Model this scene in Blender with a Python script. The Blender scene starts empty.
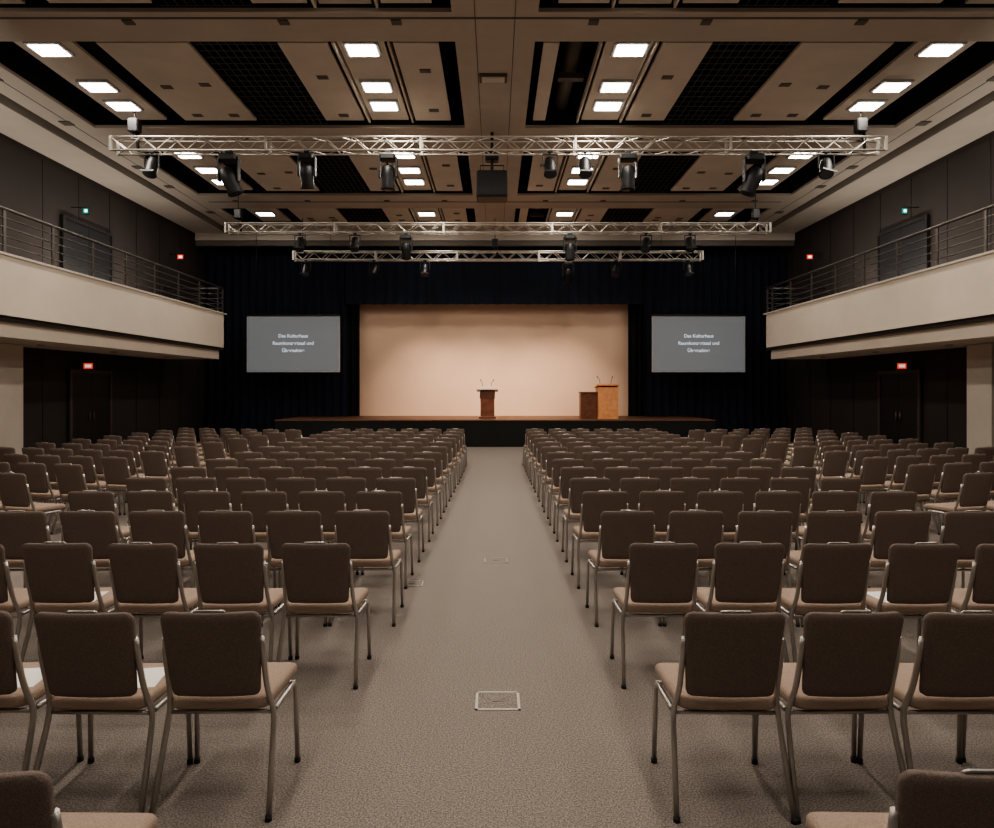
import bpy, math, random
from mathutils import Vector, Matrix
random.seed(7)
S = bpy.context.scene
COL = S.collection
F = 663.0; H = 1.77

# ---------------------------------------------------------------- materials
def mat(name, c, rough=0.7, metal=0.0, c2=None, scale=20.0, bump=0.0, bscale=None, emit=None, es=0.0, detail=3.0, coat=0.0, ramp=(0.35,0.65)):
    m = bpy.data.materials.new(name); m.use_nodes = True
    nt = m.node_tree; b = nt.nodes["Principled BSDF"]
    b.inputs["Base Color"].default_value = (*c, 1)
    b.inputs["Roughness"].default_value = rough
    b.inputs["Metallic"].default_value = metal
    if c2 is not None or bump > 0:
        tc = nt.nodes.new("ShaderNodeTexCoord")
        n = nt.nodes.new("ShaderNodeTexNoise"); n.inputs["Scale"].default_value = scale; n.inputs["Detail"].default_value = detail
        nt.links.new(tc.outputs["Object"], n.inputs["Vector"])
        if c2 is not None:
            r = nt.nodes.new("ShaderNodeValToRGB")
            r.color_ramp.elements[0].position = ramp[0]; r.color_ramp.elements[0].color = (*c, 1)
            r.color_ramp.elements[1].position = ramp[1]; r.color_ramp.elements[1].color = (*c2, 1)
            nt.links.new(n.outputs["Fac"], r.inputs["Fac"]); nt.links.new(r.outputs["Color"], b.inputs["Base Color"])
        if bump > 0:
            n2 = nt.nodes.new("ShaderNodeTexNoise"); n2.inputs["Scale"].default_value = bscale or scale; n2.inputs["Detail"].default_value = 2
            nt.links.new(tc.outputs["Object"], n2.inputs["Vector"])
            bp = nt.nodes.new("ShaderNodeBump"); bp.inputs["Strength"].default_value = bump; bp.inputs["Distance"].default_value = 0.01
            nt.links.new(n2.outputs["Fac"], bp.inputs["Height"]); nt.links.new(bp.outputs["Normal"], b.inputs["Normal"])
    if emit is not None:
        b.inputs["Emission Color"].default_value = (*emit, 1); b.inputs["Emission Strength"].default_value = es
    return m

M_carpet = mat("carpet", (0.135,0.114,0.101), 0.95, c2=(0.32,0.273,0.24), scale=125, bump=0.35, bscale=190, detail=2.0, ramp=(0.36,0.64))
M_beige = mat("plaster_beige", (0.49,0.44,0.385), 0.85, c2=(0.53,0.475,0.415), scale=1.5)
M_fascia = mat("fascia_beige", (0.60,0.53,0.45), 0.8, c2=(0.64,0.565,0.48), scale=1.2)
M_raft = mat("ceiling_panel", (0.62,0.565,0.50), 0.85, c2=(0.66,0.60,0.53), scale=2.0)
M_void = mat("ceiling_void_black", (0.008,0.008,0.009), 0.9)
M_grid = mat("grille_black", (0.10,0.094,0.088), 0.6)
M_wall = mat("wall_brown_panel", (0.025,0.019,0.017), 0.85, c2=(0.032,0.024,0.022), scale=1.0)
M_wallbk = mat("wall_dark", (0.012,0.011,0.012), 0.9)
M_trim = mat("dark_trim", (0.008,0.007,0.007), 0.6)
M_door = mat("door_dark", (0.006,0.006,0.007), 0.5)
M_dframe = mat("door_frame", (0.055,0.045,0.04), 0.6)
M_steel = mat("rail_steel", (0.18,0.165,0.15), 0.4, 0.8)
M_alu = mat("truss_aluminium", (0.52,0.485,0.44), 0.42, 0.8)
M_chrome = mat("chair_frame_metal", (0.50,0.47,0.44), 0.34, 0.85)
M_black = mat("fixture_black", (0.003,0.003,0.004), 0.5)
M_dgrey = mat("fixture_grey", (0.010,0.010,0.010), 0.45)
M_lens = mat("lens_glass", (0.06,0.07,0.09), 0.08, 0.3)
M_navy = mat("curtain_navy", (0.0030,0.0058,0.0160), 0.95, c2=(0.0045,0.0080,0.0215), scale=3)
M_blackcloth = mat("curtain_black", (0.003,0.003,0.004), 0.95)
M_cyc = mat("cyclorama_fabric", (0.72,0.51,0.38), 0.9, c2=(0.76,0.545,0.41), scale=0.8)
M_stage = mat("stage_floor_wood", (0.12,0.06,0.038), 0.5, c2=(0.17,0.085,0.05), scale=6)
M_stagef = mat("stage_front_black", (0.005,0.005,0.005), 0.8)
M_back = mat("chair_back_fabric_shaded", (0.125,0.094,0.080), 0.95, c2=(0.20,0.153,0.130), scale=240, bump=0.3, bscale=300)  # brown made darker than the seats; shade on the unlit side put in the colour
M_under = mat("chair_underside", (0.05,0.04,0.034), 0.8)
M_seat = mat("chair_seat_fabric", (0.29,0.213,0.165), 0.95, c2=(0.40,0.30,0.235), scale=220, bump=0.3, bscale=300)
M_rubber = mat("rubber", (0.02,0.02,0.02), 0.7)
M_paper = mat("paper", (0.8,0.78,0.74), 0.8)
M_wood1 = mat("lectern_brown_wood", (0.12,0.042,0.024), 0.45, c2=(0.18,0.065,0.036), scale=8)
M_wood2 = mat("lectern_orange_wood", (0.70,0.30,0.13), 0.45, c2=(0.80,0.38,0.17), scale=8)
M_ltop = mat("lectern_top", (0.75,0.65,0.55), 0.5)
M_screen = mat("screen_surface", (0.16,0.16,0.16), 0.9, emit=(0.60,0.66,0.72), es=0.125)
M_frame = mat("screen_border", (0.42,0.42,0.42), 0.7)
M_text = mat("screen_text", (0.6,0.68,0.78), 0.9, emit=(0.70,0.85,1.0), es=0.42)
M_lamp = mat("lamp_diffuser", (0.9,0.9,0.9), 0.6, emit=(1.0,0.93,0.82), es=14)
M_lampoff = mat("lamp_small", (0.3,0.28,0.25), 0.6)
M_red = mat("exit_sign_red", (0.5,0.05,0.03), 0.5, emit=(1.0,0.08,0.04), es=0.8)
M_green = mat("exit_sign_green", (0.02,0.3,0.2), 0.5, emit=(0.05,0.6,0.55), es=0.15)
M_white = mat("sign_glyph", (0.9,0.9,0.9), 0.5, emit=(1,1,1), es=0.6)
M_vent = mat("vent_grey", (0.13,0.115,0.10), 0.7)

# ---------------------------------------------------------------- mesh builder
class MB:
    def __init__(s): s.v=[]; s.f=[]; s.mi=[]; s.sm=[]; s.mats=[]
    def m(s, mt):
        if mt not in s.mats: s.mats.append(mt)
        return s.mats.index(mt)
    def face(s, idx, mt, sm=False): s.f.append(idx); s.mi.append(s.m(mt)); s.sm.append(sm)
    def box(s, x0,x1,y0,y1,z0,z1, mt, M=None, bev=0):
        if x0>x1: x0,x1=x1,x0
        b=len(s.v)
        if bev:
            pts=[]
            c=bev
            for (z,i) in ((z0,c),(z0+c,0),(z1-c,0),(z1,c)):
                for (x,y) in ((x0+i+c,y0+i),(x1-i-c,y0+i),(x1-i,y0+i+c),(x1-i,y1-i-c),(x1-i-c,y1-i),(x0+i+c,y1-i),(x0+i,y1-i-c),(x0+i,y0+i+c)):
                    pts.append(Vector((x,y,z)))
            for p in pts: s.v.append(M@p if M else p)
            for k in range(3):
                for j in range(8):
                    a=b+k*8+j; d=b+k*8+(j+1)%8
                    s.face([a,d,d+8,a+8],mt)
            s.face([b+j for j in range(7,-1,-1)],mt); s.face([b+24+j for j in range(8)],mt)
            return
        for z in (z0,z1):
            for (x,y) in ((x0,y0),(x1,y0),(x1,y1),(x0,y1)):
                p=Vector((x,y,z)); s.v.append(M@p if M else p)
        for q in ((3,2,1,0),(4,5,6,7),(0,1,5,4),(1,2,6,5),(2,3,7,6),(3,0,4,7)):
            s.face([b+i for i in q], mt)
    def tube(s, pts, r, mt, n=8, M=None, cap=True):
        pts=[Vector(p) for p in pts]
        rs = r if isinstance(r,(list,tuple)) else [r]*len(pts)
        b=len(s.v); up=None
        for i,p in enumerate(pts):
            t=(pts[min(i+1,len(pts)-1)]-pts[max(i-1,0)]).normalized()
            if up is None:
                up = Vector((0,0,1)) if abs(t.z)<0.9 else Vector((1,0,0))
            u=(up-t*up.dot(t)).normalized(); w=t.cross(u); up=u
            for k in range(n):
                a=2*math.pi*k/n
                q=p+(u*math.cos(a)+w*math.sin(a))*rs[i]
                s.v.append(M@q if M else q)
        for i in range(len(pts)-1):
            for k in range(n):
                a=b+i*n+k; c=b+i*n+(k+1)%n
                s.face([a,c,c+n,a+n],mt,n>4)
        if cap:
            s.face([b+k for k in range(n-1,-1,-1)],mt); e=b+(len(pts)-1)*n
            s.face([e+k for k in range(n)],mt)
    def mesh(s,name):
        me=bpy.data.meshes.new(name); me.from_pydata([tuple(v) for v in s.v],[],s.f)
        for mt in s.mats: me.materials.append(mt)
        me.polygons.foreach_set("material_index",s.mi); me.polygons.foreach_set("use_smooth",s.sm)
        me.update(); return me
    def obj(s,name,loc=(0,0,0),parent=None):
        o=bpy.data.objects.new(name,s.mesh(name)); o.location=loc; COL.objects.link(o)
        if parent: o.parent=parent
        return o
def inst(name,me,loc,rz=0,rx=0,ry=0):
    o=bpy.data.objects.new(name,me); o.location=loc; o.rotation_euler=(rx,ry,rz); COL.objects.link(o); return o
def fillet(pts, r, k=4):
    pts=[Vector(p) for p in pts]; out=[pts[0]]
    for i in range(1,len(pts)-1):
        p=pts[i]; a=(pts[i-1]-p); c=(pts[i+1]-p)
        ra=min(r,a.length*.45); rc=min(r,c.length*.45)
        A=p+a.normalized()*ra; C=p+c.normalized()*rc
        for j in range(k+1):
            t=j/k; out.append(A*(1-t)**2+p*2*t*(1-t)+C*t*t)
    out.append(pts[-1]); return out

WX=9.8; WI=WX-.01; CZ=6.97; Y0=-5.0; Y1=24.0
# ---------------------------------------------------------------- room shell
b=MB(); b.box(-WX-.2,WX+.2,Y0-.2,Y1+.2,-.2,0,M_carpet); b.obj("floor")
for sx,nm in ((-1,"wall_left"),(1,"wall_right")):
    b=MB(); b.box(sx*WX,sx*(WX+.2),Y0-.2,Y1+.2,0,8.1,M_wall)
    y=Y0+.6
    while y<22.0:
        b.box(sx*WX,sx*(WX-.008),y,y+.03,0.12,2.55,M_trim)
        b.box(sx*WX,sx*(WX-.008),y,y+.03,3.6,CZ-.25,M_trim)
        y+=1.25
    b.obj(nm)
    b=MB(); b.box(sx*(WX-.009),sx*(WX-.025),Y0,21.9,0,.10,M_trim); b.obj("baseboard_left" if sx<0 else "baseboard_right")
b=MB(); b.box(-WX,WX,Y1,Y1+.2,0,8.1,M_wallbk); b.obj("wall_back")
b=MB(); b.box(-WX,WX,Y0-.2,Y0,0,8.1,M_wall); b.obj("wall_front")

# ---------------------------------------------------------------- ceiling
bays=[(-3.9,-0.6),(0.7,4.0),(5.3,9.17),(9.95,13.26),(14.6,17.9),(19.2,21.2)]
b=MB()
b.box(-WX,WX,Y0,Y1,7.95,8.1,M_void)
def slab(x0,x1,y0,y1,z=CZ,mt=M_beige):
    if x0>x1: x0,x1=x1,x0
    b.box(x0,x1,y0,y1,z,z+.06,mt)
    b.box(x0+.005,x1-.005,y0+.005,y1-.005,z+.06,z+.45,M_void)
slab(-.60,.60,Y0,21.9)
for sx in (-1,1):
    slab(sx*8.0,sx*8.75,Y0,21.9)
    b.box(sx*8.75,sx*WX,Y0,21.9,CZ-.14,CZ+.3,M_beige)
    b.box(sx*8.72,sx*8.755,Y0,21.9,CZ-.16,CZ+.02,M_vent)
    edges=[Y0]+[e for q in bays for e in q]+[21.9]
    for i in range(0,len(edges),2):
        slab(sx*.60,sx*8.0,edges[i],edges[i+1])
for y in (9.3,13.9,18.5,4.6):
    b.box(-8.0,8.0,y,y+.03,CZ-.012,CZ,M_vent)
for sx in (-1,1):
    b.box(sx*.28-.006,sx*.28+.006,Y0,21.6,CZ-.004,CZ,M_vent)
    b.box(sx*8.35-.01,sx*8.35+.01,Y0,21.6,CZ-.004,CZ,M_vent)
b.box(-WX,WX,21.7,21.9,6.43,CZ+.3,M_vent)
b.box(-WX,WX,21.66,21.7,6.60,CZ,M_beige)
def raft(x0,x1,y0,y1,z=CZ+.03,t=.05):
    if x0>x1: x0,x1=x1,x0
    b.box(x0,x1,y0,y1,z,z+t,M_raft)
    b.box(x0+.06,x1-.06,y0+.06,y1-.06,z+t,z+t+.12,M_void)
for bi,(y0,y1) in enumerate(bays):
    yy0=y0+.10; yy1=y1-(.30 if bi!=2 else .16)
    for sx in (-1,1):
        if sx<0 or bi%2==0:
            raft(sx*.86,sx*1.55,yy0,yy1)
        else:
            raft(sx*.74,sx*.98,yy0,yy1)
            b.tube([(sx*1.32,y0,CZ+.5),(sx*1.32,y1,CZ+.5)],.14,M_vent,10)
            b.box(sx*1.1,sx*1.55,y0+1.6,y0+1.75,CZ+.2,CZ+.3,M_vent)
        raft(sx*1.70,sx*2.42,yy0,yy1+.12,CZ+.09)
        raft(sx*2.55,sx*3.30,yy0,yy1)
        raft(sx*4.66,sx*6.05,yy0,yy1)
        raft(sx*6.47,sx*7.36,yy0,yy1+.12,CZ+.09)
        for xx in (1.62,2.47):
            b.box(sx*(xx-.02),sx*(xx+.015),yy0,yy1+.1,CZ+.02,CZ+.14,M_raft)
        for xx in (1.15,2.9,5.0,5.7):
            if xx==1.15 and not (sx<0 or bi%2==0): continue
            for yy in (.25,.72):
                Y=y0+(y1-y0)*yy+.13*xx
                if Y>y1-.5: Y=y1-.55
                b.box(sx*(xx-.09),sx*(xx+.09),Y-.06,Y+.06,CZ+.018,CZ+.04,M_vent)
        b.tube([(sx*7.7,y0,CZ+.45),(sx*7.7,y1,CZ+.45)],.1,M_trim,8)
for yb in (4.65,9.55,13.9,18.55):
    for xx in (-7.2,-5.2,-3.0,-1.4,1.4,3.0,5.2,7.2):
        b.box(xx-.07,xx+.07,yb-.2,yb-.08,CZ-.02,CZ,M_vent)
for y in (3,7,11,12.9,15.5,17,19.5):
    for sx in (-1,1):
        b.box(sx*8.3,sx*8.5,y,y+.2,CZ-.02,CZ,M_vent)
b.obj("ceiling")
def grille(x0,x1,y0,y1):
    g=MB(); z=CZ+.07
    n=max(2,int(abs(x1-x0)/.13)); m=int((y1-y0)/.20)
    for i in range(n+1):
        x=x0+(x1-x0)*i/n; g.box(x-.006,x+.006,y0,y1,z,z+.012,M_grid)
    for j in range(m+1):
        y=y0+(y1-y0)*j/m; g.box(min(x0,x1)-.12,max(x0,x1)+.12,y-.010,y+.010,z+.004,z+.014,M_grid)
    g.obj("ceiling_grille")
for (y0,y1) in bays[2:]:
    for sx in (-1,1): grille(sx*3.46,sx*4.50,y0+.02,y1-.02)

g=MB(); g.box(-.27,.27,-.21,.21,.0,.05,M_frame); g.box(-.225,.225,-.165,.165,-.012,0,M_lamp)
lamp_me=g.mesh("ceiling_light_panel")
def fixture_light(x,y,z,e):
    o=inst("ceiling_light_panel",lamp_me,(x,y,z-.0))
    l=bpy.data.lights.new("panel_light",'AREA'); l.shape='RECTANGLE'; l.size=.44; l.size_y=.32; l.energy=e; l.color=(1.0,.91,.80)
    lo=bpy.data.objects.new("panel_light",l); lo.location=(0,0,-.02); lo.parent=o; COL.objects.link(lo)
for bi,(y0,y1) in enumerate(bays):
    ys=[10.3,11.57,12.35] if abs(y0-9.95)<.01 else ([14.95,16.0,16.9] if abs(y0-14.6)<.01 else ([20.0] if y0>19 else [y0+.5,y0+1.7,y0+2.6]))
    for y in ys:
        for x in (-6.92,-2.06,2.10,6.92):
            k=1.18 if abs(x)<3 else .85
            fixture_light(x,y,CZ+.09-.045,k*(9,17,28,29,27,22)[bi])

b=MB(); b.box(-.26,.20,10.95,11.2,CZ-.05,CZ,M_vent); b.box(-.22,.16,10.98,11.17,CZ-.06,CZ-.05,M_raft); b.obj("ceiling_vent")

# ---------------------------------------------------------------- balconies
BE=19.7
for sx in (-1,1):
    b=MB()
    b.box(sx*8.0,sx*8.14,Y0+.01,BE,2.96,3.94,M_fascia)
    b.box(sx*8.0,sx*WI,BE-.14,BE,2.96,3.94,M_fascia)
    b.box(sx*8.14,sx*WI,Y0+.01,BE-.14,2.98,3.3,M_wallbk)
    b.box(sx*8.06,sx*8.2,Y0+.01,BE-.03,2.88,2.96,M_trim)  # dark strip standing in for the shadow line below the fascia
    b.box(sx*8.16,sx*WI,Y0+.01,BE-.1,2.62,2.98,M_fascia)
    b.box(sx*7.97,sx*8.18,Y0+.01,BE+.02,3.94,3.98,M_beige)
    for y in [0.5+2.5*i for i in range(8)]:
        b.tube([(sx*8.9,y,2.60),(sx*8.9,y,2.63)],.07,M_lampoff,12)
    b.obj("balcony")
    r=MB()
    y=Y0+.3
    X=sx*8.07
    zs=[4.72,4.57,4.42,4.27,4.12]
    for i,z in enumerate(zs):
        r.tube([(X,Y0+.02,z),(X,BE-.05,z),],.028 if i==0 else .013,M_steel,8)
        r.tube([(X,BE-.05,z),(sx*(WX-.02),BE-.05,z)],.028 if i==0 else .013,M_steel,8)
    while y<BE:
        r.box(X-.012,X+.012,y-.03,y+.03,3.98,4.70,M_steel); y+=1.2
    r.box(X-.02,X+.02,BE-.08,BE-.03,3.98,4.73,M_steel)
    r.obj("balcony_railing")
for sx in (-1,1):
    b=MB(); b.box(sx*9.25,sx*(WX-.026),12.35,13.0,0,2.61,M_beige); b.box(sx*9.23,sx*(WX-.026),12.33,13.02,0,.12,M_trim); b.obj("pilaster")

def door(name,sx,yc,z0,w=1.3,h=2.1,fm=None):
    b=MB(); x=sx*(WX-.026); fm=fm or M_dframe
    b.box(x,x-sx*.06,yc-w/2-.08,yc-w/2,z0,z0+h+.08,fm)
    b.box(x,x-sx*.06,yc+w/2,yc+w/2+.08,z0,z0+h+.08,fm)
    b.box(x,x-sx*.06,yc-w/2,yc+w/2,z0+h,z0+h+.08,fm)
    b.box(x,x-sx*.03,yc-w/2,yc-.005,z0+.01,z0+h,M_door)
    b.box(x,x-sx*.03,yc+.005,yc+w/2,z0+.01,z0+h,M_door)
    for s in (-1,1):
        b.tube([(x-sx*.05,yc+s*.08,z0+.95),(x-sx*.05,yc+s*.08,z0+1.2)],.012,M_steel,6)
    b.obj(name)
k=1
for sx in (-1,1):
    door("door_%d"%k,sx,16.0,0.0,1.5,2.12); k+=1
    door("door_%d"%k,sx,15.9,3.31,1.8,2.3,M_trim); k+=1
def sign(sx,y,z,m,x=None,w=.34):
    b=MB(); X=sx*(WX-.02) if x is None else x
    Xi=X-sx*.35
    b.tube([(Xi,y,z+.09),(X,y,z+.09)],.012,M_trim,6)
    b.box(Xi-w/2,Xi+w/2,y-.03,y+.03,z-.08,z+.08,M_trim)
    b.box(Xi-w/2+.015,Xi+w/2-.015,y-.036,y-.03,z-.065,z+.065,m)
    for i in range(4):
        xx=Xi-w/2+.05+i*(w-.1)/4
        b.box(xx,xx+.035,y-.039,y-.036,z-.03,z+.03,M_white)
    b.obj("exit_sign")
for sx in (-1,1):
    sign(sx,15.4,2.28,M_red,w=.24); sign(sx,15.3,5.85,M_green,w=.16); sign(sx,19.9,5.70,M_red,w=.20)

# ---------------------------------------------------------------- stage
SF=19.9; SH=.81
b=MB()
b.box(-6.6,6.6,SF,23.3,0.001,SH-.03,M_stagef)
b.box(-6.62,6.62,SF-.02,23.3,SH-.03,SH,M_stage)
for i in range(12):
    x=-6.6+i*1.1; b.box(x,x+.02,SF-.012,SF,0.03,SH-.05,M_wallbk)
b.obj("stage_platform")
def curtain(name,x0,x1,y,z0,z1,mt,pitch=.28,amp=.06):
    g=MB(); n=int((x1-x0)/pitch*8)
    for i in range(n+1):
        x=x0+(x1-x0)*i/n; p=2*math.pi*(x/pitch)
        yy=y+amp*math.sin(p)+.02*math.sin(p*.37+1)
        g.v.append(Vector((x,yy,z0))); g.v.append(Vector((x,yy+.0,z1)))
    for i in range(n):
        a=2*i; g.face([a,a+2,a+3,a+1],mt,True)
    return g.obj(name)
curtain("stage_curtain",-WX+.02,-5.0,22.3,SH+.01,6.8,M_navy)
curtain("stage_curtain",5.0,WX-.02,22.3,SH+.01,6.8,M_navy)
curtain("stage_skirt_curtain",-WX+.02,-6.75,22.2,.01,SH+.05,M_navy)
curtain("stage_skirt_curtain",6.75,WX-.02,22.2,.01,SH+.05,M_navy)
curtain("stage_valance",-5.0,5.0,22.25,4.58,6.8,M_navy,.35,.04)
curtain("stage_leg_curtain",-5.1,-4.60,22.55,SH+.005,5.2,M_blackcloth,.2,.05)
curtain("stage_leg_curtain",4.52,5.1,22.55,SH+.005,5.2,M_blackcloth,.2,.05)
b=MB(); b.box(-5.1,5.1,22.9,22.93,SH,5.4,M_cyc); b.obj("cyclorama_backdrop")

def screen(xc):
    b=MB(); w=2.95; h=1.77; y=21.0; z0=2.27
    b.box(xc-w/2,xc+w/2,y,y+.05,z0,z0+h,M_frame)
    b.box(xc-w/2+.03,xc+w/2-.03,y-.006,y,z0+.03,z0+h-.03,M_screen)
    for s in (-1,1):
        b.tube([(xc+s*w*.4,y+.03,z0+h),(xc+s*w*.4,y+.03,6.97)],.008,M_black,5)
    b.box(xc-w/2,xc+w/2,y-.01,y+.08,z0+h,z0+h+.06,M_black)
    o=b.obj("projection_screen")
    for i,(t,sz) in enumerate((("Das Kulturhaus",.15),("Raumkonzertsaal und",.15),("Übernahme",.15))):
        cu=bpy.data.curves.new("screen_text",'FONT'); cu.body=t; cu.size=sz; cu.align_x='CENTER'; cu.offset=.004
        to=bpy.data.objects.new("screen_text",cu); to.location=(xc,y-.012,z0+1.10-i*.23); to.rotation_euler=(math.pi/2,0,0)
        cu.materials.append(M_text); COL.objects.link(to); to.parent=o
screen(-6.39); screen(6.45)

def mic(b,x,y,z,dx):
    b.tube(fillet([(x,y,z),(x,y,z+.16),(x+dx,y+.10,z+.26)],.08),.008,M_dgrey,6)
    b.tube([(x+dx,y+.10,z+.26),(x+dx*1.3,y+.14,z+.29)],.016,M_black,8)
b=MB(); x=-.24; y=21.1; z=SH
b.box(x-.27,x+.27,y-.22,y+.22,z,z+.06,M_wood1,bev=.008)
b.box(x-.22,x+.22,y-.17,y+.17,z+.06,z+.88,M_wood1,bev=.008)
b.box(x-.24,x+.24,y-.175,y-.17,z+.62,z+.86,M_wood1)
Mt=Matrix.Translation((x,y,z+.92))@Matrix.Rotation(math.radians(-8),4,'X')
b.box(-.34,.34,-.25,.25,-.05,.05,M_ltop,Mt,bev=.01)
mic(b,x-.16,y+.1,z+.94,-.05); mic(b,x+.12,y+.1,z+.94,.06)
b.obj("lectern")
b=MB(); x=3.5; y=20.75
b.box(x-.32,x+.32,y-.28,y+.28,z,z+.05,M_wood2,bev=.006)
b.box(x-.31,x+.31,y-.27,y+.27,z+.05,z+.98,M_wood2,bev=.008)
Mt=Matrix.Translation((x,y,z+1.02))@Matrix.Rotation(math.radians(-8),4,'X')
b.box(-.34,.34,-.30,.30,-.03,.03,M_wood2,Mt,bev=.008)
b.box(x-.83,x-.31,y-.15,y+.27,z,z+.80,M_wood1,bev=.006)
b.box(x-.85,x-.31,y-.18,y+.29,z+.80,z+.84,M_wood1,bev=.006)
mic(b,x-.2,y+.1,z+1.03,-.05); mic(b,x+.15,y+.1,z+1.03,.05)
b.obj("lectern")

# ---------------------------------------------------------------- trusses
def truss(x0,x1,y,z0,h=.25):
    b=MB(); w=h
    for yy in (y,y+w):
        for zz in (z0,z0+h): b.tube([(x0,yy,zz),(x1,yy,zz)],.019,M_alu,8)
    n=int((x1-x0)/.28)
    for i in range(n):
        a=x0+(x1-x0)*i/n; c=x0+(x1-x0)*(i+1)/n
        for yy in (y,y+w):
            p,q=((a,yy,z0),(c,yy,z0+h)) if i%2 else ((a,yy,z0+h),(c,yy,z0))
            b.tube([p,q],.009,M_alu,5,cap=False)
        for zz in (z0,z0+h):
            p,q=((a,y,zz),(c,y+w,zz)) if i%2 else ((a,y+w,zz),(c,y,zz))
            b.tube([p,q],.009,M_alu,5,cap=False)
    for xx in [x0]+[x0+(x1-x0)*j/5 for j in range(1,5)]+[x1]:
        for yy in (y,y+w): b.box(xx-.022,xx+.022,yy-.022,yy+.022,z0-.015,z0+h+.015,M_alu)
    return b.obj("lighting_truss")
truss(-7.22,7.34,12.45,6.24)
truss(-7.20,7.35,17.7,5.93)
truss(-6.15,6.33,20.2,5.69)
def hoist(x,y,z0,z1):
    b=MB()
    b.box(x-.10,x+.10,y-.09,y+.09,z0+.10,z0+.36,M_black,bev=.02)
    b.tube([(x,y,z0-.02),(x,y,z0+.12)],.03,M_dgrey,8)
    b.tube([(x,y,z0+.35),(x,y,z1)],.012,M_dgrey,6)
    b.tube([(x+.06,y,z0+.1),(x+.07,y,z0-.25)],.03,M_black,8)
    b.obj("chain_hoist")
for x in (-6.85,6.95): hoist(x,12.6,6.52,CZ+.09)
for x in (-6.9,7.0): hoist(x,17.82,6.21,CZ)
for x in (-5.9,6.0,0): hoist(x,20.32,5.97,CZ)

def mhead(tilt,roll,s=1.0,kind=0):
    b=MB()
    b.tube([(0,0,0),(0,0,-.06)],.025,M_dgrey,8)
    b.box(-.05,.05,-.03,.03,-.03,.0,M_dgrey)
    if kind==0:
        b.box(-.13,.13,-.11,.11,-.17,-.06,M_black,bev=.02)
        for sx in (-1,1):
            b.box(sx*.13,sx*.16,-.05,.05,-.46,-.10,M_dgrey,bev=.008)
        c=Matrix.Translation((0,0,-.40))@Matrix.Rotation(roll,4,'Y')@Matrix.Rotation(tilt,4,'X')
        b.tube([(0,0,.15),(0,0,.12),(0,0,-.02),(0,0,-.16),(0,0,-.24),(0,0,-.26)],[.06,.10,.12,.11,.125,.12],M_black,14,M=c)
        b.tube([(0,0,-.258),(0,0,-.268)],.09,M_lens,14,M=c)
    else:
        c=Matrix.Translation((0,0,-.28))@Matrix.Rotation(roll,4,'Y')@Matrix.Rotation(tilt,4,'X')
        for sx in (-1,1):
            b.box(sx*.13,sx*.145,-.02,.02,-.30,-.06,M_dgrey)
        b.box(-.145,.145,-.02,.02,-.075,-.06,M_dgrey)
        b.tube([(0,0,.18),(0,0,.15),(0,0,0),(0,0,-.17),(0,0,-.20)],[.05,.09,.11,.11,.125],M_black,14,M=c)
        b.tube([(0,0,-.19),(0,0,-.203)],.10,M_lens,14,M=c)
        b.box(-.13,.13,-.005,.005,-.24,-.20,M_black,M=c@Matrix.Translation((0,-.12,0)))
    for i in range(len(b.v)): b.v[i]=b.v[i]*s
    return b.mesh("stage_light")
R=math.radians
types=[mhead(R(5),0,1.1),mhead(R(10),R(-22),1.25),mhead(R(-25),0,1.0,1),mhead(R(-30),R(15),1.05,1),mhead(R(10),R(22),1.25),mhead(R(20),0,1.05)]
def hang(px,d,y,z,t):
    inst("stage_light",types[t],((px-495)*d/F,y,z))
for px,t in ((152,2),(229,1),(307,5),(388,0),(550,2),(585,2),(628,0),(754,4),(826,3)):
    hang(px,12.45,12.45,6.22,t)
for px,t in ((300,2),(355,2),(406,5),(570,0),(646,3),(690,2)):
    hang(px,17.7,17.7,5.91,t)
for px,t in ((306,2),(374,3),(425,2),(568,5),(616,3),(688,2)):
    hang(px,20.2,20.2,5.67,t)

b=MB(); y=13.5
b.box(-.37,.25,y-.25,y+.25,5.6,6.13,M_black,bev=.02)
b.box(-.33,.21,y-.262,y-.25,5.64,6.09,M_black)
b.box(-.09,-.03,y-.03,y+.03,6.13,CZ,M_dgrey)
b.box(-.20,.08,y-.12,y+.12,6.38,6.56,M_black,bev=.02)
b.tube([(-.3,y,6.13),(-.3,y,6.30),(.18,y,6.30),(.18,y,6.13)],.015,M_dgrey,6)
b.obj("hanging_loudspeaker")

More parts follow.
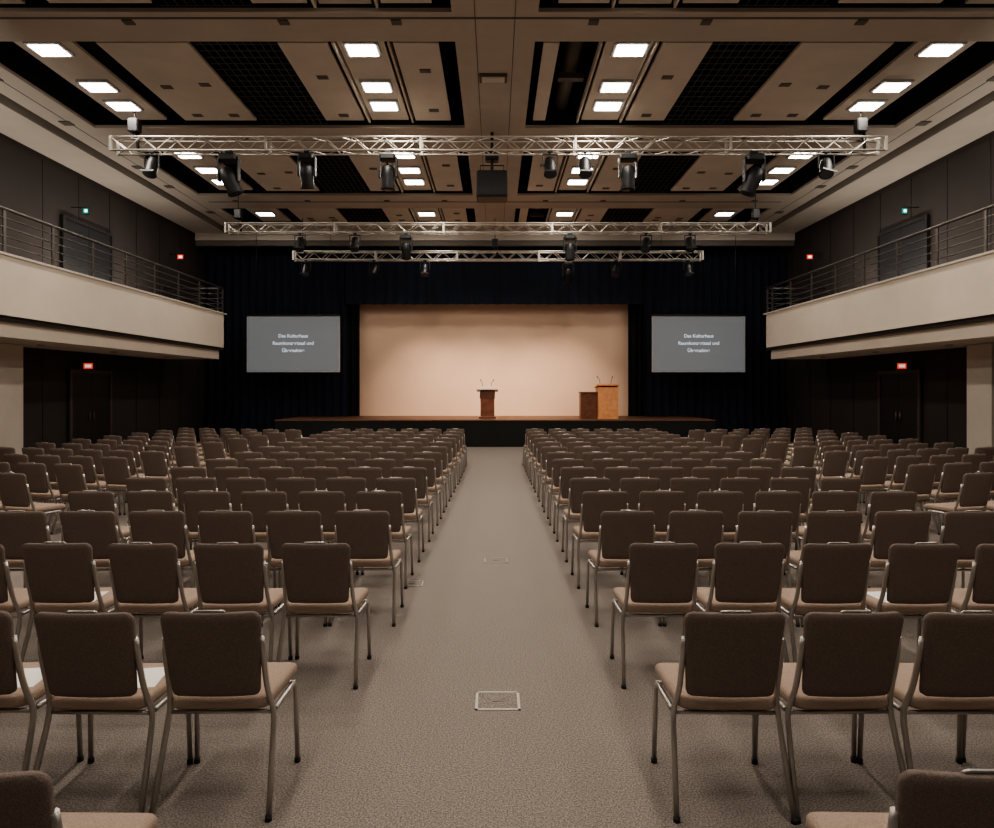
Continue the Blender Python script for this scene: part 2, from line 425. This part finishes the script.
# ---------------------------------------------------------------- chairs
def chair_mesh():
    b=MB()
    def ro(inset,z,n=5,W=.228,y0=-.0,y1=.42,r=.055):
        pts=[]; W-=inset; ya=y0+inset; yb=y1-inset; r=max(r-inset*.5,.01)
        for (cx,cy,a0) in ((W-r,yb-r,0),(-W+r,yb-r,90),(-W+r,ya+r,180),(W-r,ya+r,270)):
            for k in range(n+1):
                a=math.radians(a0+90*k/n)
                X=cx+r*math.cos(a); Y=cy+r*math.sin(a)
                dz=-.030*max(0,(Y-.25)/.2)**2 + .012*(X/.235)**2
                pts.append(Vector((X*(1-.06*(1-Y/.45)),Y,z+dz)))
        return pts
    rings=[ro(.03,.405),ro(.006,.408),ro(0,.418),ro(0,.440),ro(.006,.452),ro(.022,.460),ro(.07,.464),ro(.14,.463)]
    st=len(b.v); n=len(rings[0])
    for rg in rings: b.v.extend(rg)
    for i in range(len(rings)-1):
        for k in range(n):
            a=st+i*n+k; c=st+i*n+(k+1)%n
            b.face([a,c,c+n,a+n],M_seat,True)
    b.face([st+k for k in range(n-1,-1,-1)],M_under); e=st+(len(rings)-1)*n
    b.face([e+k for k in range(n)],M_seat,True)
    zb,zt=.485,.856; r=.04
    ts=[0,.02,.06,.12,.3,.5,.7,.86,.90,.94,.97,.99,1.0]
    us=[-1,-.96,-.85,-.6,-.3,0,.3,.6,.85,.96,1]
    def P(u,t,side):
        z=zb+(zt-zb)*t
        W=.180+.026*t
        d=zt-z
        rr=r
        if d<rr: W=W-rr+math.sqrt(max(0,rr*rr-(rr-d)**2))
        d2=z-zb; rr=.02
        if d2<rr: W=W-rr+math.sqrt(max(0,rr*rr-(rr-d2)**2))
        x=u*W
        yc=-.005-.075*t -.022*(1-(x/.21)**2)
        e=min(1.0,(1-abs(u))/.15+.0); et=min(1.0,min(t,1-t)/.07)
        th=.007+.011*math.sqrt(max(0,min(e,1)))*math.sqrt(et)
        if side>0: th*=1.4
        return Vector((x,yc+side*th,z))
    g={}
    for side in (-1,1):
        for j,t in enumerate(ts):
            for i,u in enumerate(us):
                g[(side,i,j)]=len(b.v); b.v.append(P(u,t,side))
    ni=len(us); nj=len(ts)
    for j in range(nj-1):
        for i in range(ni-1):
            b.face([g[(-1,i,j)],g[(-1,i+1,j)],g[(-1,i+1,j+1)],g[(-1,i,j+1)]],M_back,True)
            b.face([g[(1,i,j+1)],g[(1,i+1,j+1)],g[(1,i+1,j)],g[(1,i,j)]],M_seat,True)
    for j in range(nj-1):
        b.face([g[(1,0,j)],g[(-1,0,j)],g[(-1,0,j+1)],g[(1,0,j+1)]],M_back,True)
        b.face([g[(-1,ni-1,j)],g[(1,ni-1,j)],g[(1,ni-1,j+1)],g[(-1,ni-1,j+1)]],M_back,True)
    for i in range(ni-1):
        b.face([g[(1,i,0)],g[(1,i+1,0)],g[(-1,i+1,0)],g[(-1,i,0)]],M_back,True)
        b.face([g[(-1,i,nj-1)],g[(-1,i+1,nj-1)],g[(1,i+1,nj-1)],g[(1,i,nj-1)]],M_back,True)
    for s in (-1,1):
        b.tube(fillet([(s*.238,-.085,.012),(s*.222,.045,.39),(s*.203,.010,.49),(s*.202,-.035,.64),(s*.198,-.052,.74)],.06),.0125,M_chrome,8)
        b.tube(fillet([(s*.236,.345,.012),(s*.230,.330,.392),(s*.224,.05,.396)],.05),.0115,M_chrome,8)
        for (fx,fy) in ((.238,-.085),(.236,.345)):
            b.tube([(s*fx,fy,0),(s*fx,fy,.022)],.0145,M_rubber,8)
    b.tube([(-.230,.330,.384),(.230,.330,.384)],.010,M_chrome,6)
    b.tube([(-.222,.04,.388),(.222,.04,.388)],.010,M_chrome,6)
    b.tube(fillet([(-.065,-.085,.845),(-.06,-.094,.862),(.06,-.094,.862),(.065,-.085,.845)],.012),.005,M_chrome,6)
    return b.mesh("conference_chair")
CH=chair_mesh()
def chair(x,ytop,rz=0):
    ox=.075
    x2=x-math.sin(rz)*ox; y2=ytop+math.cos(rz)*ox
    inst("conference_chair",CH,(x2,y2,0),rz)
rows=[1.59,2.72,3.91,4.93,5.87,6.75,7.65]
while rows[-1]<14.6: rows.append(rows[-1]+.9)
jr=lambda a: random.uniform(-a,a)
for ri,d in enumerate(rows):
    t=min(1,max(0,(d-2.7)/11))
    i0=1.04-.15*t
    for s in (-1,1):
        base=i0+(.04 if s<0 else -.03)*(1-t)
        pitch=.51
        if ri==0: base=1.27 if s<0 else 1.175
        if ri==1: base=1.165 if s<0 else .98; pitch=.515 if s<0 else .49
        if ri==3: base=.99
        for k in range(6):
            chair(s*(base+pitch*k),d+(jr(.012) if ri else 0),R(jr(1.5)))
for s in (-1,1):
    rz=(R(-14) if s<0 else R(14))
    d=5.5
    while d<15.3:
        x0=4.42+.8*(1-(d-7.1)/7.5)
        if d<7.1: x0=5.2
        for k in range(6):
            X=x0+.545*k*math.cos(R(14)); Y=d+.545*k*math.sin(R(14))
            if X>8.9 or Y>16.6: continue
            if X>8.7 and 11.8<Y<13.4: continue
            chair(s*X,Y+jr(.01),rz+R(jr(1.5)))
        d+=.82

g=MB(); g.box(-.074,.074,-.105,.105,0,.001,M_paper); pm=g.mesh("paper_sheet")
for x,y in ((-1.57,2.98),(-2.10,2.98),(-2.53,4.13),(2.43,4.13)):
    inst("paper_sheet",pm,(x,y,.4685),R(8))

def fbox(x,y,w,dp):
    b=MB()
    for (a0,a1,c0,c1) in ((-w/2,w/2,-dp/2,-dp/2+.014),(-w/2,w/2,dp/2-.014,dp/2),(-w/2,-w/2+.014,-dp/2,dp/2),(w/2-.014,w/2,-dp/2,dp/2)):
        b.box(a0,a1,c0,c1,0,.004,M_alu)
    b.box(-w/2+.014,w/2-.014,-dp/2+.014,dp/2-.014,0,.002,M_carpet)
    b.box(-.03,.03,-.012,.012,.002,.004,M_steel)
    b.obj("floor_outlet_box",(x,y,0))
fbox(.015,3.75,.25,.22); fbox(.01,6.8,.24,.2); fbox(-.75,6.0,.2,.18)

# ---------------------------------------------------------------- lights
def area(name,loc,rot,sx,sy,e,c=(1,.88,.74)):
    l=bpy.data.lights.new(name,'AREA'); l.shape='RECTANGLE'; l.size=sx; l.size_y=sy; l.energy=e; l.color=c
    o=bpy.data.objects.new(name,l); o.location=loc; o.rotation_euler=rot; COL.objects.link(o); return o
def spot(name,loc,tgt,e,ang,c=(1,.8,.6),blend=.8,r=.1):
    l=bpy.data.lights.new(name,'SPOT'); l.energy=e; l.spot_size=R(ang); l.spot_blend=blend; l.color=c; l.shadow_soft_size=r
    o=bpy.data.objects.new(name,l); o.location=loc
    o.rotation_euler=(Vector(tgt)-Vector(loc)).to_track_quat('-Z','Y').to_euler(); COL.objects.link(o)
for x in (-2.6,-.9,.9,2.6):
    spot("stage_wash_light",(x,19.95,5.0),(x*.8,22.9,.3),560,70,(1,.76,.56),1.0)
for sx in (-1,1):
    for y in (1,6,11,16):
        area("ceiling_fill_light",(sx*8.5,y,4.05),(math.pi,R(-60)*-sx,0),.3,3.5,66,(1,.91,.80))  # added fill lamps, hidden behind the fascia, to brighten the ceiling
w=bpy.data.worlds.new("World"); S.world=w; w.use_nodes=True
w.node_tree.nodes["Background"].inputs[0].default_value=(.02,.02,.02,1)
try: S.view_settings.look='AgX - Medium High Contrast'
except Exception as e: print(e)
S.view_settings.exposure=.05

# ---------------------------------------------------------------- camera
cam=bpy.data.cameras.new("camera"); cam.sensor_width=36; cam.lens=36*F/994
cam.shift_x=.002; cam.shift_y=-26/994
cam.clip_start=.05
co=bpy.data.objects.new("camera",cam); co.location=(0,0,H); co.rotation_euler=(math.pi/2,0,0); COL.objects.link(co)
S.camera=co
